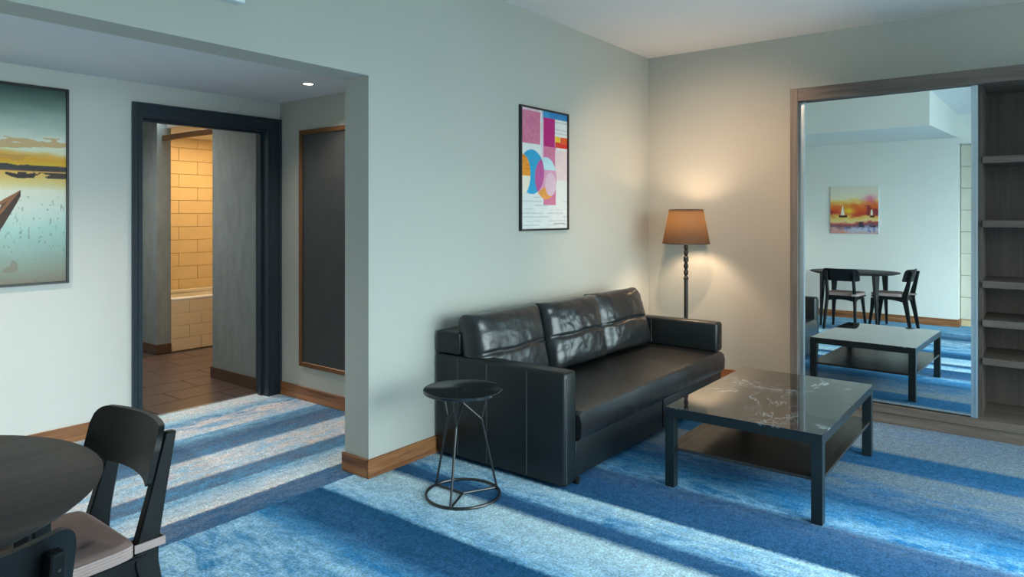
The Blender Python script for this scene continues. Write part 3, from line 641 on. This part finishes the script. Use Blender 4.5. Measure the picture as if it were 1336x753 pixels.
# seat mattress with soft crown and wrinkles along its front
def seat_mesh():
    bm = nb(); nx, ny = 90, 36
    x0, x1, y0, y1, zt, zb = SX0 + .124, SX1 - .022, SY0 - .016, 2.66, .383, .228
    def top(u, v):
        x = x0 + u * (x1 - x0); y = y0 + v * (y1 - y0)
        e = min(u, 1 - u) * (x1 - x0); f = v * (y1 - y0)
        r = .02
        drop = 0
        if e < r: drop += r - math.sqrt(max(0, r * r - (r - e) ** 2))
        if f < r: drop += r - math.sqrt(max(0, r * r - (r - f) ** 2))
        wr_ = noise.noise(Vector((x * 9, y * 2.2, 1.3))) * .0035 * math.exp(-f * 2.5) + noise.noise(Vector((x * 3, y * 3, 7))) * .002
        crown = .012 * math.sin(math.pi * min(1, v * 1.1)) * math.sin(math.pi * u) ** .5
        return Vector((x - OX, y - OY, zt - min(drop, r) + wr_ + crown))
    g = [[bm.verts.new(top((i / nx), (j / ny) ** 1.6)) for i in range(nx + 1)] for j in range(ny + 1)]
    for j in range(ny):
        for i in range(nx): bm.faces.new((g[j][i], g[j][i + 1], g[j + 1][i + 1], g[j + 1][i]))
    # skirt down to the underside
    per = [g[0][i] for i in range(nx + 1)] + [g[j][nx] for j in range(1, ny + 1)] + [g[ny][i] for i in range(nx - 1, -1, -1)] + [g[j][0] for j in range(ny - 1, 0, -1)]
    last = per
    for k, z in enumerate((.32, .27, zb + .015, zb)):
        cur = []
        for q in per:
            bulge = -.010 * math.sin(math.pi * (zt - z) / (zt - zb)) if abs(q.co.y - (y0 - OY)) < 1e-4 else 0
            wv = noise.noise(Vector((q.co.x * 14, z * 5, 2))) * .003 if bulge else 0
            ins = .012 if z == zb else 0
            cur.append(bm.verts.new((q.co.x + (ins if q.co.x < x0 - OX + .01 else 0), q.co.y + bulge + wv + (ins if q.co.y < y0 - OY + .01 else 0), z)))
        n = len(per)
        for i in range(n): bm.faces.new((last[i], cur[i], cur[(i + 1) % n], last[(i + 1) % n]))
        last = cur
    bm.faces.new(list(reversed(last)))
    bmesh.ops.recalc_face_normals(bm, faces=bm.faces[:]); return bm
seat = obj('seat_cushion', seat_mesh(), 'seatleather', sofa, True)
obj('drawer_front', sb(SX0 + .128, 4.165, SY0 + .012, SY0 + .05, .03, .222, .006), 'leather', sofa, True)
obj('drawer_front', sb(4.185, SX1 - .001, SY0 + .012, SY0 + .05, .03, .222, .006), 'leather', sofa, True)
obj('seat_base', sb(SX0 + .124, SX1 - .102, SY0 + .06, 2.66, .03, .226, .004, 1), 'leather', sofa)
obj('back_frame', sb(SX0 + .002, SX1 - .002, 2.69, SY1, AT + .002, .742, .014), 'leather', sofa, True)
obj('back_frame', sb(SX0 + .124, SX1 - .124, 2.70, SY1, .03, AT, .01), 'leather', sofa, True)
for x, y in ((SX0 + .13, SY0 + .004), (SX1 - .03, SY0 + .03), (SX0 + .06, SY1 - .06), (SX1 - .06, SY1 - .06)):
    bm = nb(); lathe(bm, [(0, 0), (.014, 0), (.016, .03), (0, .03)], x - OX, y - OY, 16); obj('foot', bm, 'black_metal', sofa, True)
def cushion(w, h, d, seed):
    """puffy leather back cushion with a horizontal tuck; local x width, z height, y depth (front = -y)"""
    bm = nb(); nx, nz = 56, 48
    def s(u, v, side):
        a, b = 2 * u - 1, 2 * v - 1
        prof = (max(0, 1 - abs(a) ** 7) * max(0, 1 - abs(b) ** 7)) ** .42 * (.86 + .14 * (1 - a * a) * (1 - b * b))
        tuck = -.022 * math.exp(-((v - .47 - .012 * math.sin(u * 9 + seed)) / .022) ** 2) * (1 - abs(a) ** 6) if side < 0 else 0
        q = Vector((u * 5 + seed * 3.1, v * 5, side))
        wr_ = .005 * noise.noise(q) + .0025 * noise.noise(q * 2.7) + .0015 * noise.noise(q * 6)
        # radiating creases from the tuck and the corners
        wr_ += .004 * math.sin((u + .15 * noise.noise(q)) * 30 + seed) * math.exp(-((v - .47) / .15) ** 2) * abs(a) ** .7
        wr_ += .005 * math.sin((a * b) * 18 + seed) * (abs(a) * abs(b)) ** 2
        x = a * w / 2 * (.985 + .02 * abs(b) ** 5 + .012 * noise.noise(Vector((v * 4, seed, 0)))); z = (v - .5) * h * (.99 + .02 * abs(a) ** 5 + .012 * noise.noise(Vector((u * 4, seed, 5))))
        y = side * (prof * d / 2 + (wr_ + tuck * (1)) * min(1, prof * 1.6)) if side < 0 else side * prof * d / 2
        return (x, y, z)
    fr = [[bm.verts.new(s(i / nx, j / nz, -1)) for i in range(nx + 1)] for j in range(nz + 1)]
    bk = [[fr[j][i] if i in (0, nx) or j in (0, nz) else bm.verts.new(s(i / nx, j / nz, 1)) for i in range(nx + 1)] for j in range(nz + 1)]
    for j in range(nz):
        for i in range(nx):
            bm.faces.new((fr[j][i], fr[j][i + 1], fr[j + 1][i + 1], fr[j + 1][i]))
            bm.faces.new((bk[j][i], bk[j + 1][i], bk[j + 1][i + 1], bk[j][i + 1]))
    bmesh.ops.recalc_face_normals(bm, faces=bm.faces[:]); return bm
for k, (x0, x1, tilt, rz, dy) in enumerate(((2.985, 3.70, .20, .035, .015), (3.69, 4.35, .25, -.035, -.02), (4.34, 5.02, .28, -.05, -.02))):
    c = obj('back_cushion', cushion(x1 - x0, .46, .25, k + 1), 'softleather', sofa, 'all')
    c.location = ((x0 + x1) / 2 - OX, 2.615 + dy - OY, .622); c.rotation_euler = (-tilt, 0, rz)

# ================================================================ COFFEE TABLE
tb = thing('coffee_table', 'low black coffee table with polished black marble top and shelf', 'coffee table', (3.965, 1.186, 0))
cw_, cd_, cz_ = 1.194, .779, .4186
bm = nb(); t_ = .05
box(bm, -cw_ / 2, cw_ / 2, -cd_ / 2, cd_ / 2, cz_ - t_, cz_ - .008, .0015, 1); obj('top_frame', bm, 'blacktable', tb)
obj('marble_top', box(nb(), -cw_ / 2 + .001, cw_ / 2 - .001, -cd_ / 2 + .001, cd_ / 2 - .001, cz_ - .008, cz_, .001, 1), 'marble', tb)
for sx in (-1, 1):
    for sy in (-1, 1):
        a, b = sx * (cw_ / 2 - .025), sy * (cd_ / 2 - .025)
        obj('leg', box(nb(), a - .025, a + .025, b - .025, b + .025, 0, cz_ - t_, .001, 1), 'blacktable', tb)
obj('shelf', box(nb(), -cw_ / 2 + .006, cw_ / 2 - .006, -cd_ / 2 + .05, cd_ / 2 - .05, .197, .213, .001, 1), 'shelfgloss', tb)
for s in (-1, 1): obj('shelf_lip', box(nb(), -cw_ / 2 + .05, cw_ / 2 - .05, s * (cd_ / 2 - .028) - .022, s * (cd_ / 2 - .028) + .022, .197, .213, .001, 1), 'shelfgloss', tb)

# ================================================================ SIDE TABLE
st = thing('side_table', 'round black wire side table in front of the sofa arm', 'side table', (2.625, 2.343, 0))
SZ = .54
obj('tabletop', lathe(nb(), [(0, SZ - .006), (.19, SZ - .006), (.200, SZ - .012), (.203, SZ - .009), (.203, SZ + .002), (.199, SZ + .004), (.195, SZ + .001), (0, SZ + .001)], seg=64), 'traytop', st, True)
R0 = .188
obj('base_ring', tube(nb(), [(R0 * math.cos(a), R0 * math.sin(a), .008) for a in [2 * math.pi * k / 64 for k in range(64)]], .0075, 8, True), 'black_metal', st, True)
for k, a in enumerate((math.radians(90), math.radians(203), math.radians(-28))):
    ca, sa = math.cos(a), math.sin(a)
    bm = nb(); tube(bm, [(R0 * ca, R0 * sa, .008), (0, 0, .008)], .006, 8); obj('spoke', bm, 'black_metal', st, True)
    node = Vector((.103 * ca, .103 * sa, .375))
    leg = obj('leg', tube(nb(), [(R0 * ca, R0 * sa, .012), node], .006, 8), 'black_metal', st, True)
    obj('fork', tube(nb(), [node, (.145 * ca, .145 * sa, SZ - .008)], .005, 8), 'black_metal', leg, True)
    obj('fork', tube(nb(), [node, (0, 0, .470)], .005, 8), 'black_metal', leg, True)
obj('hub', tube(nb(), [(0, 0, .464), (0, 0, SZ - .008)], .006, 8), 'black_metal', st, True)

# ================================================================ FLOOR LAMP
lx, ly = 5.52, 2.391
lp = thing('floor_lamp', 'slim dark floor lamp with turned beads and glowing tapered fabric shade', 'lamp', (lx, ly, 0))
obj('base', lathe(nb(), [(0, 0), (.13, 0), (.135, .008), (.13, .018), (.05, .026), (.02, .04), (0, .04)]), 'brass', lp, True)
obj('pole', lathe(nb(), [(.0, .04), (.017, .04), (.017, .885), (0, .885)], seg=20), 'brass', lp, True)
bead = []
z = .885
prof = [(.017, .882), (.022, .886), (.022, .90), (.016, .905), (.012, .918)]
for c in (.945, .998):
    prof += [(.012, c - .026), (.018, c - .014), (.0205, c), (.018, c + .014), (.012, c + .026)]
prof += [(.016, 1.035), (.022, 1.038), (.022, 1.075), (.016, 1.08), (.011, 1.088)]
for c in (1.112, 1.158):
    prof += [(.012, c - .023), (.018, c - .012), (.020, c), (.018, c + .012), (.012, c + .023)]
prof += [(.010, 1.185), (.024, 1.205), (.010, 1.215), (.010, 1.28), (0, 1.28)]
obj('turned_stem', lathe(nb(), [(0, .882)] + prof, seg=24), 'brass', lp, True)
bm = nb(); n = 48
prof = [(.197, 1.190), (.142, 1.478), (.139, 1.478), (.194, 1.190)]
rings = [[bm.verts.new((r * math.cos(2 * math.pi * k / n), r * math.sin(2 * math.pi * k / n), z)) for k in range(n)] for r, z in prof[:2]]
for k in range(n): bm.faces.new((rings[0][k], rings[0][(k + 1) % n], rings[1][(k + 1) % n], rings[1][k]))
sh = obj('lamp_shade', bm, 'shade', lp, True)
for r, z in ((.197, 1.190), (.142, 1.478)):
    obj('shade_rim', tube(nb(), [(r * math.cos(a), r * math.sin(a), z) for a in [2 * math.pi * k / 48 for k in range(48)]], .003, 6, True), 'black_metal', sh, True)
obj('bulb', lathe(nb(), [(0, 1.28), (.014, 1.282), (.016, 1.30), (.03, 1.33), (.03, 1.35), (.018, 1.372), (0, 1.378)]), emit('bulb_glow', (1, .62, .28), 4), lp, True)
for k in range(3):
    a = k * 2.094; bm = nb(); tube(bm, [(.01 * math.cos(a), .01 * math.sin(a), 1.278), (.148 * math.cos(a), .148 * math.sin(a), 1.44)], .0018, 6); obj('spider', bm, 'black_metal', lp)
obj('added_diffuser', lathe(nb(), [(0, 1.462), (.1445, 1.462)], seg=48), 'added_diffuser', sh)  # disc added inside the shade to soften the bright patch on the wall
ld = bpy.data.lights.new('lamp_bulb', 'POINT'); ld.energy = 40; ld.color = (1, .68, .44); ld.shadow_soft_size = .06
lo = bpy.data.objects.new('lamp_bulb', ld); C.objects.link(lo); lo.location = (lx, ly, 1.36)

rd = thing('downlight', 'added unseen downlight in the room ceiling over the sofa seat', 'light', (4.1, 1.72, ZC))  # unseen fitting and warm spot, added to brighten the lamp corner
for ch in dl.children: child_copy(ch, rd)
ld = bpy.data.lights.new('added_room_downlight', 'SPOT'); ld.energy = 150; ld.color = (1, .66, .42); ld.spot_size = 1.75; ld.spot_blend = 1; ld.shadow_soft_size = .05
lo = bpy.data.objects.new('added_room_downlight', ld); C.objects.link(lo); lo.location = (4.1, 1.72, ZC - .04); lo.rotation_euler = (Vector((5.83, 2.3, .75)) - lo.location).to_track_quat('-Z', 'Y').to_euler()

# ================================================================ DINING TABLE + CHAIRS
TX, TY, TZ, TR = .287, 2.26, .735, .564
dt = thing('dining_table', 'round black ash dining table near the hall opening', 'table', (TX, TY, 0))
obj('tabletop', lathe(nb(), [(0, TZ - .028), (TR - .06, TZ - .028), (TR - .012, TZ - .014), (TR - .002, TZ - .006), (TR, TZ - .002), (TR - .003, TZ), (0, TZ)], seg=96), 'tabletop', dt, True)
for k in range(4):
    a = math.radians(-47 + 90 * k); ca, sa = math.cos(a), math.sin(a)
    secs = []
    for f, r_, wd_, th_ in ((0, .49, .017, .014), (.5, .475, .028, .019), (1, .46, .046, .026)):
        z = f * (TZ - .028); c = Vector((r_ * ca, r_ * sa, z)); rad = Vector((ca, sa, 0)); tan = Vector((-sa, ca, 0))
        secs.append([c - rad * th_ - tan * wd_, c + rad * th_ - tan * wd_, c + rad * th_ + tan * wd_, c - rad * th_ + tan * wd_])
    bm = hull_bar(nb(), secs); bmesh.ops.bevel(bm, geom=[e for e in bm.edges if abs(e.verts[0].co.z - e.verts[1].co.z) > .1], offset=.012, segments=3, affect='EDGES')
    obj('leg', bm, 'chair', dt, True)
# chair: local front = +y
def rear_leg(s):
    secs = []
    for (x, y, z, hw_, dp) in ((.192, -.265, 0, .013, .017), (.178, -.225, .25, .015, .026), (.168, -.195, .41, .016, .034), (.166, -.200, .47, .016, .033), (.164, -.230, .60, .015, .025), (.162, -.270, .775, .014, .017)):
        x *= s; secs.append([(x - hw_, y - dp, z), (x + hw_, y - dp, z), (x + hw_, y + dp, z), (x - hw_, y + dp, z)])
    bm = hull_bar(nb(), secs); bmesh.ops.bevel(bm, geom=bm.edges[:], offset=.004, segments=1, affect='EDGES'); return bm
def front_leg(s):
    secs = []
    for (x, y, z, hw_, dp) in ((.205, .225, 0, .013, .013), (.185, .195, .25, .016, .020), (.172, .178, .41, .018, .032)):
        x *= s; secs.append([(x - hw_, y - dp, z), (x + hw_, y - dp, z), (x + hw_, y + dp, z), (x - hw_, y + dp, z)])
    bm = hull_bar(nb(), secs); bmesh.ops.bevel(bm, geom=bm.edges[:], offset=.004, segments=1, affect='EDGES'); return bm
def backrest():
    bm = nb(); nx, nz = 60, 10; W, z0, z1, T = .45, .640, .802, .018
    def outline(u):      # rounded ends: bottom and top as functions of |a|
        a = abs(2 * u - 1); r = .22
        if a > 1 - r: f = (a - (1 - r)) / r; k = 1 - math.sqrt(max(0, 1 - f * f))
        else: k = 0
        return z0 + .016 * k, z1 - .055 * k
    def pt(u, v, s):
        a = 2 * u - 1; lo_, hi_ = outline(u); z = lo_ + (hi_ - lo_) * v
        lean = -.232 - (z - .62) * .25
        y = lean + .055 * a * a + s * T / 2
        return (a * W / 2, y + .004, z)
    F = [[bm.verts.new(pt(i / nx, j / nz, 1)) for i in range(nx + 1)] for j in range(nz + 1)]
    B = [[bm.verts.new(pt(i / nx, j / nz, -1)) for i in range(nx + 1)] for j in range(nz + 1)]
    for j in range(nz):
        for i in range(nx):
            bm.faces.new((F[j][i], F[j][i + 1], F[j + 1][i + 1], F[j + 1][i])); bm.faces.new((B[j][i], B[j + 1][i], B[j + 1][i + 1], B[j][i + 1]))
    for i in range(nx):
        bm.faces.new((F[0][i], B[0][i], B[0][i + 1], F[0][i + 1])); bm.faces.new((F[nz][i], F[nz][i + 1], B[nz][i + 1], B[nz][i]))
    for j in range(nz):
        bm.faces.new((F[j][0], F[j + 1][0], B[j + 1][0], B[j][0])); bm.faces.new((F[j][nx], B[j][nx], B[j + 1][nx], F[j + 1][nx]))
    bmesh.ops.recalc_face_normals(bm, faces=bm.faces[:]); return bm
def seat_plate():
    bm = nb()
    out = []
    for (x, y) in ((-.185, -.20), (.185, -.20), (.215, .20), (-.215, .20)): out.append((x, y))
    prism(bm, out, 'Z', .424, .442); bmesh.ops.bevel(bm, geom=bm.edges[:], offset=.006, segments=2, affect='EDGES'); return bm
def apron(x0, y0, x1, y1, h=.05):
    d = Vector((x1 - x0, y1 - y0, 0)).normalized(); n_ = Vector((-d.y, d.x, 0)) * .009
    secs = []
    for k in range(9):
        f = k / 8; c = Vector((x0 + (x1 - x0) * f, y0 + (y1 - y0) * f, 0)); zb = .424 - h + (h * .45) * math.sin(math.pi * f)
        secs.append([c - n_ + Vector((0, 0, zb)), c + n_ + Vector((0, 0, zb)), c + n_ + Vector((0, 0, .424)), c - n_ + Vector((0, 0, .424))])
    return hull_bar(nb(), secs)
def make_chair(label):
    c = thing('dining_chair', label, 'chair', group='black dining chairs at the round table')
    obj('seat', seat_plate(), 'chair', c, True)
    obj('backrest', backrest(), 'chair', c, True)
    for s in (-1, 1):
        l = obj('leg', rear_leg(s), 'chair', c, True)
        for z in (.66, .74): obj('screw', lathe(nb(), [(0, 0), (.0035, 0), (.0035, .003), (0, .003)], seg=12), 'brass', l, True)
        for q, z in zip(l.children, (.66, .74)):
            q.rotation_euler = (math.pi / 2, 0, 0); q.location = (.164 * s, -.2535 - (z - .60) * .185, z)
        obj('leg', front_leg(s), 'chair', c, True)
        obj('rail', apron(.17 * s, -.17, .175 * s, .16), 'chair', c)
    obj('rail', apron(-.165, -.20, .165, -.20), 'chair', c); obj('rail', apron(-.17, .18, .17, .18), 'chair', c)
    return c
def make_pad(label):
    p = thing('seat_pad', label, 'cushion', group='seat pads on the dining chairs')
    bm = nb(); nx = ny = 28
    def edge(u, v):
        a, b = 2 * u - 1, 2 * v - 1
        hw_ = .198 + .012 * (b + 1) / 2
        k = 1 - .06 * (abs(a) ** 6) * (abs(b) ** 6)
        return a * hw_ * k, .0225 + b * .1825 * k
    def th(u, v):
        a, b = 2 * u - 1, 2 * v - 1
        e = (max(0, 1 - abs(a) ** 10) * max(0, 1 - abs(b) ** 10)) ** .4
        h = .034 + .010 * e + .003 * noise.noise(Vector((u * 5, v * 5, 3)))
        for (tu, tv) in ((.3, .3), (.7, .3), (.3, .7), (.7, .7)):
            h -= .014 * math.exp(-((u - tu) ** 2 + (v - tv) ** 2) / .0022)
        return h
    T = [[bm.verts.new((*edge(i / nx, j / ny), .4435 + th(i / nx, j / ny))) for i in range(nx + 1)] for j in range(ny + 1)]
    for j in range(ny):
        for i in range(nx): bm.faces.new((T[j][i], T[j][i + 1], T[j + 1][i + 1], T[j + 1][i]))
    obj('pad_top', bm, 'pad', p, 'all')
    # corded sides: stacked piping rows
    per = [edge(i / nx, 0) for i in range(nx + 1)] + [edge(1, j / ny) for j in range(1, ny + 1)] + [edge(i / nx, 1) for i in range(nx - 1, -1, -1)] + [edge(0, j / ny) for j in range(ny - 1, 0, -1)]
    for k in range(4):
        obj('piping', tube(nb(), [(x, y, .4485 + k * .0085) for x, y in per], .0055, 6, True), 'padside', p, True)
    for s in (-1,):
        bm = nb(); cx_ = s * .166
        for q in ((-.024, -.0195, -.241, -.158), (.0195, .024, -.241, -.158), (-.024, .024, -.2455, -.241)):
            box(bm, cx_ + q[0], cx_ + q[1], q[2], q[3], .450, .474)
        obj('strap', bm, 'padside', p)
    return p
ca_ = make_chair('black wooden dining chair turned side-on, nearer the hall opening'); ca_.location = (.745, 2.262, 0); ca_.rotation_euler = (0, 0, math.pi / 2)
pa = make_pad('mauve tied seat pad on the chair nearer the hall opening'); pa.location = (.745, 2.262, 0); pa.rotation_euler = (0, 0, math.pi / 2)
def copy_thing(src, label):
    r = src.copy(); C.objects.link(r); r['label'] = label
    for ch in list(src.children):
        c = child_copy(ch, r)
        for g in list(ch.children): child_copy(g, c)
    return r
cb = copy_thing(ca_, 'black wooden dining chair with its back to the camera at the lower left corner')
pb = copy_thing(pa, 'mauve tied seat pad on the chair with its back to the camera')
for o in (cb, pb): o.location = (.335, 1.78, 0); o.rotation_euler = (0, 0, math.radians(4))
